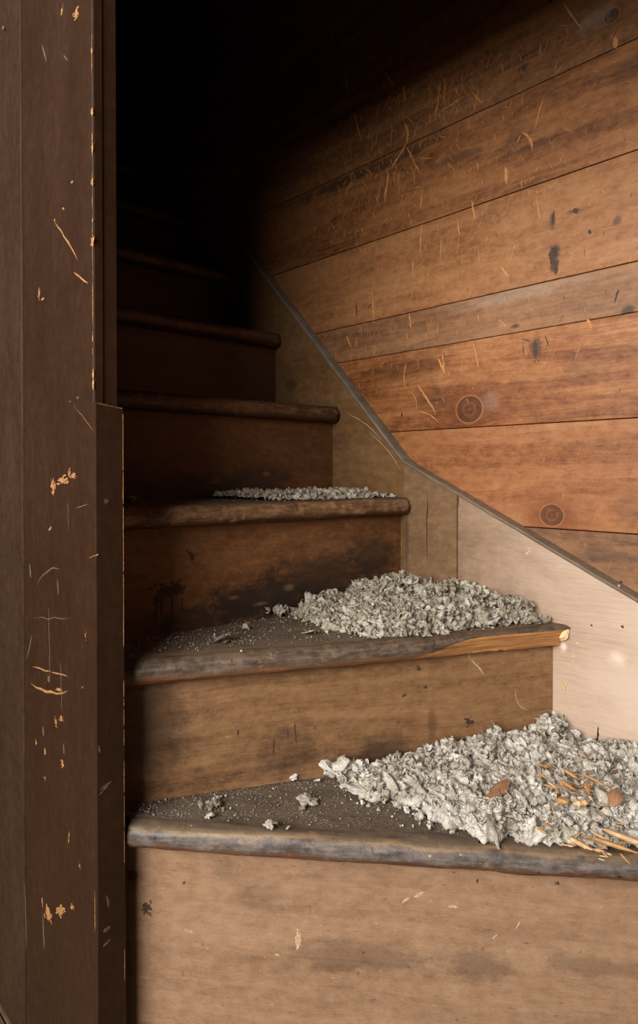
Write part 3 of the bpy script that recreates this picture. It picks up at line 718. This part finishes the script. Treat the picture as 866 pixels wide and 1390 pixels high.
# ================================================================== DEBRIS
def ico(sub):
    bm = bmesh.new(); bmesh.ops.create_icosphere(bm, subdivisions=sub, radius=1.0)
    v = np.array([x.co[:] for x in bm.verts]); f = np.array([[q.index for q in x.verts] for x in bm.faces]); bm.free(); return v, f
ICO = {s_: ico(s_) for s_ in (1, 2, 3, 4)}
def crumple(sub, rng, flat_=.6, amp=.38):
    v, f = ICO[sub]; v = v.copy(); d = np.zeros(len(v)); w = np.zeros_like(v)
    a = amp
    for o_, (fr, aa) in enumerate(((1.4, .42), (2.3, .34), (3.9, .27), (6.2, .20), (9.5, .15))):
        for _ in range(3):
            k = rng.normal(size=3); k *= fr/np.linalg.norm(k); ph = rng.uniform(0, 6.28); rdg = np.abs(np.sin(v@k+ph+1.1*d))
            d += amp/.38*aa*((rdg-.62) if o_ < 2 else (.5-rdg))*.8
        k = rng.normal(size=3); k *= fr/np.linalg.norm(k); dr = rng.normal(size=3)
        w += np.outer(np.sin(v@k+rng.uniform(0, 6)), dr)*aa*.30
    d = np.maximum(d, -.72)
    v = v*(1+d)[:, None]+w
    v *= np.array([rng.uniform(.8, 1.35), rng.uniform(.7, 1.05), flat_*rng.uniform(.7, 1.3)])
    return v, f
def curl(rng, nu=9, nv=5):
    """a torn flake: a bent, ragged, crinkled sheet with real thickness"""
    us = np.linspace(-1, 1, nu); vs_ = np.linspace(-1, 1, nv); top = []
    bend = rng.uniform(.8, 2.6); tw = rng.normal()*.5; wid = rng.uniform(.35, .75); ph = rng.uniform(0, 6.3, 4)
    rag = rng.uniform(.7, 1.25, (nu, 2))
    for i, u in enumerate(us):
        w = wid*math.sqrt(max(.05, 1-.85*u*u))*rag[i]
        for j, v in enumerate(vs_):
            a = bend*u; x = math.sin(a)/bend; z = (1-math.cos(a))/bend
            y = v*(w[0] if v < 0 else w[1])
            c_, s_ = math.cos(tw*u), math.sin(tw*u); zz = .16*math.sin(5*u+ph[0])*math.cos(4*v+ph[1])+.10*math.sin(9*u+ph[2]+3*v)
            top.append((x, y*c_-zz*s_, z+y*s_+zz*c_+.25*v*v*wid))
    top = np.array(top); n = len(top); bot = top+np.array([0, 0, -.10])+rng.normal(size=top.shape)*.02
    V = np.concatenate([top, bot]); F = []
    for i in range(nu-1):
        for j in range(nv-1):
            a, b, c_, d = i*nv+j, (i+1)*nv+j, (i+1)*nv+j+1, i*nv+j+1
            F += [(a, b, c_), (a, c_, d), (n+a, n+c_, n+b), (n+a, n+d, n+c_)]
    ring = [i*nv for i in range(nu)]+[(nu-1)*nv+j for j in range(1, nv)]+[i*nv+nv-1 for i in range(nu-2, -1, -1)]+[j for j in range(nv-2, 0, -1)]
    for k in range(len(ring)):
        a, b = ring[k], ring[(k+1) % len(ring)]; F += [(a, n+b, b), (a, n+a, n+b)]
    return V, np.array(F)
def rot_rand(rng, tilt=.6):
    a = rng.uniform(0, 6.28); b = rng.normal()*tilt; c_ = rng.normal()*tilt
    Rz = np.array([[math.cos(a), -math.sin(a), 0], [math.sin(a), math.cos(a), 0], [0, 0, 1]])
    Rx = np.array([[1, 0, 0], [0, math.cos(b), -math.sin(b)], [0, math.sin(b), math.cos(b)]])
    Ry = np.array([[math.cos(c_), 0, math.sin(c_)], [0, 1, 0], [-math.sin(c_), 0, math.cos(c_)]])
    return Rx@Ry@Rz
def np_mesh(name, V, F, smooth=True):
    me = bpy.data.meshes.new(name); me.vertices.add(len(V)); me.vertices.foreach_set('co', V.astype(np.float32).ravel())
    me.loops.add(F.size); me.loops.foreach_set('vertex_index', F.astype(np.int32).ravel())
    me.polygons.add(len(F)); me.polygons.foreach_set('loop_start', np.arange(0, F.size, F.shape[1], dtype=np.int32))
    me.polygons.foreach_set('use_smooth', np.full(len(F), smooth)); me.update(calc_edges=True); me.validate(); return me
def gather(parts):
    V, F, b = [], [], 0
    for v, f in parts: V.append(v); F.append(f+b); b += len(v)
    return np.concatenate(V), np.concatenate(F)
def fluff_mat(name, lo, mid, hi, seed=0.0):
    N = NT(name); q = N.n('ShaderNodeNewGeometry')
    a = N.noise(q.outputs['Position'], 55.0, 4.0, .6, .3, w=seed); b = N.noise(q.outputs['Position'], 420.0, 4.0, .7, w=seed+1)
    p = N.n('ShaderNodeNewGeometry').outputs['Random Per Island']
    t = N.math('ADD', N.math('MULTIPLY', a, .7), N.math('ADD', N.math('MULTIPLY', b, .25), N.math('MULTIPLY', p, .28)))
    col = N.ramp(t, [(.38, lo), (.6, mid), (.82, hi)])
    col = N.mix(N.g(b, .68, .76, 0, .5), col, (.16, .11, .07))
    rd = N.math('ABSOLUTE', N.math('SUBTRACT', N.noise(q.outputs['Position'], 190.0, 5.0, .62, .6, w=seed+3), .5))
    col = N.mix(N.g(rd, .055, .0, 0, .45), col, (lo[0]*.55, lo[1]*.5, lo[2]*.45))  # crevice shade put into the colour along the crease lines
    return N.finish(col, .95, N.math('ADD', N.math('MULTIPLY', rd, 2.2), N.math('MULTIPLY', b, .35)), 1.0, .0035, .08)
fl1 = fluff_mat('torn_insulation', (.42, .36, .28), (.74, .69, .60), (.90, .88, .83))
fl2 = fluff_mat('torn_insulation_grey', (.29, .235, .165), (.53, .475, .38), (.76, .71, .62), 5)
fl3 = fluff_mat('dusty_insulation', (.17, .13, .09), (.31, .265, .20), (.48, .43, .35), 9)

def inside(p, poly):
    x_, y_ = p; r = False; j = len(poly)-1
    for i in range(len(poly)):
        xi, yi = poly[i]; xj, yj = poly[j]
        if (yi > y_) != (yj > y_) and x_ < (xj-xi)*(y_-yi)/(yj-yi)+xi: r = not r
        j = i
    return r
def dist_poly_edges(p, segs):
    d = 9
    for (a, b) in segs:
        ax, ay = a; bx, by = b; t = max(0, min(1, ((p[0]-ax)*(bx-ax)+(p[1]-ay)*(by-ay))/((bx-ax)**2+(by-ay)**2+1e-12)))
        d = min(d, math.hypot(p[0]-ax-t*(bx-ax), p[1]-ay-t*(by-ay)))
    return d
def pile(name, z, front_px, back_pts, height_fn, counts, mat, label, cat, seed, ramp_w=.05, size=(.006, .013), sub=3):
    rng = np.random.default_rng(seed); kk = min(ZT, key=lambda q_: abs(ZT[q_]-z)); FA = V2(FR[kk][0]); FN = inward(kk)
    fr = [tuple(onto(px, py, (0, 0, z), (0, 0, 1))[:2]) for px, py in front_px]
    poly = fr+list(back_pts); segs = list(zip(fr[:-1], fr[1:]))
    xs = [p[0] for p in poly]; ys = [p[1] for p in poly]
    def hh(p): 
        e = dist_poly_edges(p, segs); k = min(1, e/ramp_w); return height_fn(*p)*(k*(2-k))*(.75+.5*mnoise.noise(Vector((p[0]*22, p[1]*22, seed))))
    parts = []
    # the body of the pile
    nx = ny = 70; G = {}; V = []; F = []
    for i in range(nx+1):
        for j in range(ny+1):
            p = (min(xs)+(max(xs)-min(xs))*i/nx, min(ys)+(max(ys)-min(ys))*j/ny)
            if inside(p, poly):
                G[(i, j)] = len(V); V.append((p[0], p[1], z+max(.0005, hh(p)*.62+mnoise.fractal(Vector((p[0]*60, p[1]*60, 0)), .6, 2, 3)*.003)))
    for (i, j) in G:
        if (i+1, j) in G and (i, j+1) in G and (i+1, j+1) in G:
            F.append((G[i, j], G[i+1, j], G[i+1, j+1])); F.append((G[i, j], G[i+1, j+1], G[i, j+1]))
    parts.append((np.array(V), np.array(F)))
    variants = {s_: [crumple(s_, rng) for _ in range(14)] for s_ in {sub, 2, 1}}
    thin = [curl(rng) for _ in range(24)]
    def scatter(n, s_, r0, r1, top, flat_=False, edge=0.0):
        c_ = 0; tries = 0
        while c_ < n and tries < n*40:
            tries += 1
            p = (rng.uniform(min(xs), max(xs)), rng.uniform(min(ys), max(ys)))
            if edge: p = (p[0]+rng.normal()*edge, p[1]+rng.normal()*edge)
            elif not inside(p, poly): continue
            if edge and (not inside(p, poly) and dist_poly_edges(p, segs) > edge*2): continue
            if p[0] > XS-.004: continue
            if (Vector((p[0], p[1], 0))-FA).dot(FN) < .020: continue
            r = rng.uniform(r0, r1)*(.75+.5*rng.random()); h = hh(p) if inside(p, poly) else 0
            v, f = thin[rng.integers(24)] if flat_ else variants[s_][rng.integers(14)]
            v = (v@rot_rand(rng, 1.0 if flat_ else .6).T)*r
            zc = z+max(r*.35, h*(top+rng.uniform(-.12, .12)))
            v = v+np.array([p[0], p[1], zc]); v[:, 2] = np.maximum(v[:, 2], z+.0004)
            v[:, 0] = np.minimum(v[:, 0], XS-.0008)
            parts.append((v, f)); c_ += 1
    for (n, s_, r0, r1, top, fl_, ed) in counts: scatter(n, s_, r0, r1, top, fl_, ed)
    V, F = gather(parts)
    # keep every flake in front of the riser behind the pile
    me = np_mesh(name, V, F, True); o = bpy.data.objects.new(name, me); SC.collection.objects.link(o); me.materials.append(mat)
    print(name, len(F))
    return tag(o, label, cat, kind='stuff'), hh

def rl(k, t0, t1, off=.0):
    A, B, d, n = riser_line(k); a = A.lerp(B, t0)-n*off; b = A.lerp(B, t1)-n*off; return (a.x, a.y), (b.x, b.y)
# pile on the lowest tread
A2, B2, d2, n2 = riser_line(2)
def h1(x, y): 
    q = onto(480, 1085, (0, 0, ZT[1]), (0, 0, 1)); t = (x-.52)/.48
    wall = math.exp(-((x-1.0)/.14)**2); rb = max(0, 1-abs((Vector((x, y, 0))-A2).dot(n2))/.16)
    return .016+.016*min(1, max(0, t*1.6))+.018*wall*rb+.010*rb*math.exp(-((x-.93)/.07)**2)
a, b = rl(2, .445, 1.0, .008)
p1, hf1 = pile('insulation_pile', ZT[1], [(474, 1074), (500, 1090), (540, 1088), (575, 1098), (600, 1118), (640, 1128), (665, 1148), (700, 1140), (750, 1152), (800, 1150), (868, 1150), (960, 1150)],
    [(XS-.012, .02), (XS-.012, b[1]), a], h1, [(620, 3, .008, .0148, .78, False, 0), (300, 2, .003, .007, .95, False, 0), (1500, 2, .006, .0135, .97, True, 0), (500, 2, .003, .007, .5, True, .012), (420, 1, .0012, .003, .3, False, .03), (60, 3, .004, .008, .4, False, .018)],
    fl1, 'heap of white torn insulation wads spread over the lowest tread', 'insulation debris', 21, .05)
# pile on the second tread
def h2(x, y):
    return .010+.030*math.exp(-((x-.95)/.16)**2)+.012*min(1, max(0, (x-.62)/.2))
a, b = rl(3, .47, 1.0, .008)
p2, hf2 = pile('insulation_pile', ZT[2], [(404, 836), (425, 845), (450, 856), (500, 866), (560, 864), (620, 856), (680, 850), (720, 848), (745, 845)],
    [(XS-.012, .50), (XS-.012, b[1]), a], h2, [(380, 3, .0065, .012, .80, False, 0), (250, 2, .003, .0065, .95, False, 0), (1500, 2, .0045, .011, .97, True, 0), (250, 2, .003, .006, .5, True, .01), (220, 1, .001, .0028, .3, False, .02)],
    fl2, 'grey-white torn insulation heaped in the corner of the second tread', 'insulation debris', 22, .04)
# thin drift on the third tread
a, b = rl(4, .50, 1.0, .006)
p3, hf3 = pile('insulation_pile', ZT[3], [(372, 680), (400, 679), (470, 677), (540, 675)],
    [(XS-.012, .84), (XS-.012, b[1]), a], lambda x, y: .004+.012*min(1, max(0, (x-.62)/.1)), [(70, 2, .005, .0085, .7, False, 0), (520, 2, .003, .008, .9, True, 0), (120, 1, .001, .003, .3, False, .02)],
    fl2, 'thin drift of torn insulation along the third tread', 'insulation debris', 23, .03, sub=2)

# dust crumbs scattered on the treads
def crumbs(k, n, dens, mat, name, label, seed, r0=.0005, r1=.0016):
    rng = np.random.default_rng(seed); A, B = V2(FR[k][0]), V2(FR[k][1]); nn = inward(k); RA, RB, _, _ = riser_line(k+1); parts = []; c_ = 0
    var = [crumple(1, rng, .7, .35) for _ in range(8)]
    while c_ < n:
        t = rng.random(); s_ = rng.random(); p = A.lerp(B, t)+nn*.022; q = RA.lerp(RB, t); p = p.lerp(q, .04+.94*s_)
        if rng.random() > dens(t, s_): continue
        r = r0+(r1-r0)*rng.random()**3; v, f = var[rng.integers(8)]
        parts.append(((v@rot_rand(rng, .6).T)*r+np.array([p.x, p.y, ZT[k]+r*.3+.0008]), f)); c_ += 1
    V, F = gather(parts); me = np_mesh(name, V, F, False); o = bpy.data.objects.new(name, me); SC.collection.objects.link(o); me.materials.append(mat)
    return tag(o, label, 'debris', kind='stuff')
crumbs(1, 1500, lambda t, s_: min(1, .15+.85*s_), fl2, 'plaster_crumbs', 'fine pale crumbs and grit strewn over the lowest tread', 31)
crumbs(2, 1300, lambda t, s_: min(1, .1+.9*s_), fl2, 'plaster_crumbs', 'fine pale crumbs and grit strewn over the second tread', 32)
crumbs(3, 350, lambda t, s_: s_, fl3, 'plaster_crumbs', 'fine crumbs lying on the third tread', 33)
crumbs(4, 160, lambda t, s_: .15+.3*t if s_ > .2 else 1.0*t, fl3, 'plaster_crumbs', 'fine crumbs lying along the edge of the fourth tread', 34, .0008, .003)
crumbs(5, 40, lambda t, s_: t*(1-s_), fl3, 'plaster_crumbs', 'fine crumbs at the wall end of the fifth tread', 35, .0006, .002)

# loose wads, each a thing of its own
def wad(name, px, py, k, r, mat, label, cat, fl_=.5, sub=3, seed=0, stretch=1.0, n=1):
    rng = np.random.default_rng(seed); q = onto(px, py, (0, 0, ZT[k]), (0, 0, 1)); parts = []
    for i in range(n):
        v, f = crumple(sub, rng, fl_, .42); v = v@rot_rand(rng, .3).T; v[:, 0] *= stretch
        off = np.array([rng.normal()*r*.7, rng.normal()*r*.5, 0]) if i else np.zeros(3)
        v = v*r*(1 if i == 0 else rng.uniform(.4, .8))+off; v[:, 2] -= v[:, 2].min(); parts.append((v, f))
    V, F = gather(parts); me = np_mesh(name, V, F, True); me.materials.append(mat)
    o = bpy.data.objects.new(name, me); SC.collection.objects.link(o); o.location = (q.x, q.y, ZT[k]+.0012)
    return tag(o, label, cat)
G1 = 'loose wads on the lowest tread'
wad('insulation_wad', 283, 1097, 1, .011, fl3, 'brownish torn wad at the dusty left part of the lowest tread', 'insulation wad', .35, seed=1, n=4)
wad('plaster_flake', 284, 1111, 1, .0065, fl1, 'flat white flake just below the brownish wad, lowest tread', 'flake', .25, seed=2, stretch=1.5)
wad('insulation_wad', 419, 1091, 1, .013, fl2, 'flat ragged beige wad lying alone mid lowest tread', 'insulation wad', .28, seed=3, n=4, stretch=1.2)
wad('insulation_wad', 368, 1124, 1, .007, fl2, 'small beige wad nearest the lowest tread nosing', 'insulation wad', .45, seed=4, n=3)
wad('insulation_wad', 400, 1060, 1, .006, fl1, 'small white lump against the second riser, above the flat beige wad', 'insulation wad', .7, seed=5, n=2)
wad('plaster_flake', 295, 1084, 1, .0042, fl1, 'white flake touching the second riser foot, left of all', 'flake', .3, seed=6, stretch=1.5)
wad('plaster_flake', 307, 1083, 1, .0028, fl1, 'tiny round white crumb beside the left riser-foot flake', 'flake', .7, sub=2, seed=7)
wad('plaster_flake', 433, 1062, 1, .0042, fl1, 'white shell-like flake at the second riser foot, before the big heap', 'flake', .3, seed=8, stretch=1.7)
wad('insulation_wad', 452, 1055, 1, .0055, fl2, 'beige lump between the shell-like flake and the big heap', 'insulation wad', .6, seed=9, n=3)
wad('insulation_wad', 470, 1050, 1, .0065, fl2, 'beige lump touching the left tip of the big heap', 'insulation wad', .6, seed=10, n=3)
wad('plaster_flake', 584, 1110, 1, .0042, fl1, 'round white crumb just below the big heap, upper of two', 'crumb', .7, sub=2, seed=11)
wad('plaster_flake', 583, 1126, 1, .0040, fl1, 'round white crumb near the nosing, lower of two', 'crumb', .6, sub=2, seed=12)
wad('plaster_flake', 391, 1127, 1, .0028, fl2, 'tiny beige crumb right of the wad nearest the nosing', 'crumb', .5, sub=2, seed=13)
wad('insulation_wad', 334, 855, 2, .008, fl2, 'grey wad against the third riser foot, left end of the dusty strip', 'insulation wad', .5, seed=14, n=3)
wad('plaster_flake', 292, 864, 2, .0042, fl1, 'small white crumb on the second tread, left of the grey wad', 'crumb', .6, sub=2, seed=15)
wad('insulation_wad', 300, 872, 2, .010, fl3, 'flattened dusty wad on the left part of the second tread', 'insulation wad', .15, seed=16, n=4, stretch=1.3)
wad('plaster_flake', 328, 886, 2, .0020, fl1, 'tiny white crumb alone amid the second tread', 'crumb', .6, sub=2, seed=17)
wad('insulation_wad', 422, 861, 2, .009, fl2, 'thin flat wad in front of the second-tread heap', 'insulation wad', .16, seed=18, n=3, stretch=1.4)
wad('insulation_wad', 338, 676, 3, .009, fl3, 'brown dusty wad left of the thin drift on the third tread', 'insulation wad', .45, seed=20, n=4)
wad('insulation_wad', 362, 673, 3, .008, fl3, 'brown dusty wad touching the left tip of the third-tread drift', 'insulation wad', .5, seed=21, n=4)
wad('insulation_wad', 176, 683, 3, .010, fl3, 'dark dusty wad at the left end of the third tread', 'insulation wad', .4, seed=19, n=5)

# wood chips and splinters lying in the heap
def chipmat(name, a, b, seed):
    N = NT(name); q = N.n('ShaderNodeTexCoord'); sp = N.n('ShaderNodeSeparateXYZ'); N.put(sp.inputs[0], q.outputs['Object'])
    k = N.noise(N.comb(N.math('MULTIPLY', sp.outputs[0], 60.0), N.math('MULTIPLY', sp.outputs[1], 900.0), seed), 1.0, 3.0, .6)
    return N.finish(N.ramp(k, [(.3, a), (.7, b)]), .75, k, .5, .0008, .25)
C_br = chipmat('bark_brown', (.17, .075, .035), (.36, .19, .10), 1)
C_or = chipmat('splinter_orange', (.34, .17, .065), (.62, .37, .17), 2)
C_pa = chipmat('splinter_pale', (.45, .28, .14), (.74, .54, .33), 3)
def splinter(name, x0, y0, x1, y1, wpx, lift, mat, label, cat, group=None, th=.35, seed=0, curve=0.0, round_=False, k=1):
    rr = random.Random(seed)
    def up(px, py):
        p = onto(px, py, (0, 0, ZT[k]), (0, 0, 1))
        for _ in range(4):
            h = max(.0, hf1((p.x, p.y))) if p.x < XS else .02
            p = onto(px, py, (0, 0, ZT[k]+h*lift+.007), (0, 0, 1))
        return p
    A, B = up(x0, y0), up(x1, y1); d = B-A; L = d.length; d.normalize(); dist = (A-Vector((0, 0, EYE))).length; w = wpx*dist/FPX
    side = d.cross(Vector((0, 0, 1))).normalized(); nz = side.cross(d).normalized(); vs, fs = [], []
    seg = 8
    for i in range(seg+1):
        t = i/seg
        prof = (math.sin(math.pi*min(1, max(0, t*.96+.02)))**(.5 if round_ else .35))
        if round_: prof = (.10, .34, .66, .92, 1.0, .96, .90, .72, .38)[i]*rr.uniform(.93, 1.07)
        if not round_: prof = min(1, .25+3*t, .25+2.2*(1-t))*rr.uniform(.8, 1.15)
        hw = w/2*prof*rr.uniform(.9, 1.1); ht = w*th*prof
        cc = d*(t-.5)*L+nz*(curve*L*(1-(2*t-1)**2))
        for (a_, b_) in ((-1, 0), (-.6, .8), (.5, 1), (1, .2), (.55, -.7), (-.55, -.8)):
            vs.append(cc+side*hw*a_*rr.uniform(.85, 1.1)+nz*ht*b_)
    for i in range(seg):
        for j in range(6): fs.append((i*6+j, i*6+(j+1) % 6, (i+1)*6+(j+1) % 6, (i+1)*6+j))
    fs.append(tuple(reversed(range(6)))); fs.append(tuple(range(seg*6, seg*6+6)))
    # local frame along the grain
    R_ = np.array([d[:], side[:], nz[:]])
    loc = (A+B)/2+Vector((0, 0, w*th*.6))
    lv = [tuple(R_@np.array(v[:])) for v in vs]
    me = mesh(name, lv, fs)
    bm = bmesh.new(); bm.from_mesh(me); bmesh.ops.recalc_face_normals(bm, faces=bm.faces); bm.to_mesh(me); bm.free()
    me.materials.append(mat); o = bpy.data.objects.new(name, me); SC.collection.objects.link(o)
    from mathutils import Matrix
    o.matrix_world = Matrix.Translation(loc) @ Matrix((d, side, nz)).transposed().to_4x4()
    return tag(o, label, cat, group)
LFT = 1.25
S = splinter
S('wood_chip', 655, 1095, 690, 1060, 19, LFT, C_br, 'large brown pointed bark chip on the insulation heap', 'wood chip', th=.12, seed=1, round_=True)
S('wood_chip', 752, 1087, 772, 1092, 17, LFT, C_or, 'rounded orange chip left of the two in mid heap', 'wood chip', th=.22, seed=2, round_=True)
S('wood_chip', 778, 1094, 800, 1091, 11, LFT, C_pa, 'short blocky pale chip right of the rounded orange one', 'wood chip', th=.35, seed=3)
S('wood_chip', 838, 1070, 832, 1102, 15, LFT, C_br, 'curled brown chip at the right of the heap', 'wood chip', th=.15, seed=4, round_=True, curve=.15)
S('wood_splinter', 688, 1109, 722, 1112, 6, LFT, C_pa, 'pale flat splinter low in the heap, right of the bark chip', 'wood splinter', seed=5)
S('wood_splinter', 728, 1039, 752, 1044, 6, LFT, C_or, 'orange splinter uppermost in the heap', 'wood splinter', seed=6)
S('wood_splinter', 764, 1045, 786, 1060, 6, LFT, C_or, 'orange splinter slanting down behind the tangle', 'wood splinter', seed=7)
S('wood_splinter', 790, 1052, 820, 1066, 5, LFT, C_or, 'thin orange splinter crossing the top right of the tangle', 'wood splinter', seed=8)
S('wood_splinter', 760, 1060, 780, 1074, 7, LFT, C_or, 'thick orange splinter in the middle of the tangle', 'wood splinter', seed=9)
S('wood_splinter', 797, 1062, 799, 1080, 7, LFT, C_or, 'short upright orange splinter right of the tangle', 'wood splinter', seed=10)
S('wood_splinter', 770, 1138, 804, 1156, 8, LFT, C_pa, 'pale splinter nearest the nosing below the heap', 'wood splinter', seed=11, k=1)
S('wood_splinter', 818, 1128, 880, 1152, 12, LFT, C_pa, 'long pale split stick at the lower right frame edge', 'wood splinter', seed=12, th=.3)
S('wood_splinter', 800, 1138, 866, 1160, 7, LFT, C_or, 'long orange splinter lying in front of the pale split stick', 'wood splinter', seed=13)
S('wood_splinter', 800, 1128, 822, 1140, 4, LFT, C_pa, 'small pale splinter at the left tip of the split stick', 'wood splinter', seed=14)
S('wood_splinter', 726, 1122, 745, 1135, 4, LFT, C_or, 'orange splinter left of two in the hollow under the heap centre', 'wood splinter', seed=15)
S('wood_splinter', 735, 1113, 752, 1128, 4, LFT, C_or, 'orange splinter right of two in the hollow under the heap centre', 'wood splinter', seed=16)
S('wood_splinter', 828, 1116, 848, 1120, 3, LFT, C_pa, 'thin pale splinter above the split stick', 'wood splinter', seed=17)
RS = random.Random(9)
def col_lab(m, where): return m, 'small %s splinter %s' % ({'bark_brown': 'brown', 'splinter_orange': 'orange', 'splinter_pale': 'pale'}[m.name], where)
for i in range(34):
    x_, y_ = RS.gauss(785, 32), RS.gauss(1072, 20); an = RS.gauss(-.5, .5); l_ = RS.uniform(9, 22)
    S('wood_splinter', x_-l_/2*math.cos(an), y_+l_/2*math.sin(an), x_+l_/2*math.cos(an), y_-l_/2*math.sin(an), RS.uniform(2, 4), RS.uniform(.9, 1.35), *col_lab(RS.choice([C_or, C_or, C_pa, C_br]), 'in the %s of the splinter tangle on the heap' % (('upper ' if y_ < 1072 else 'lower ')+('left' if x_ < 785 else 'right'))),
      'wood splinter', 'small splinters in the tangle', seed=30+i)
for i in range(30):
    x_ = RS.uniform(770, 870); y_ = 1146+(x_-770)*.07+RS.gauss(0, 8); an = RS.gauss(-.35, .35); l_ = RS.uniform(7, 22)
    S('wood_splinter', x_-l_/2*math.cos(an), y_+l_/2*math.sin(an), x_+l_/2*math.cos(an), y_-l_/2*math.sin(an), RS.uniform(1.5, 3.2), .9, *col_lab(RS.choice([C_or, C_pa, C_pa]), ('left of the long split stick' if x_ < 812 else 'behind the long split stick' if y_ < 1148 else 'in front of the long split stick')),
      'wood splinter', 'small splinters by the split stick', seed=80+i)
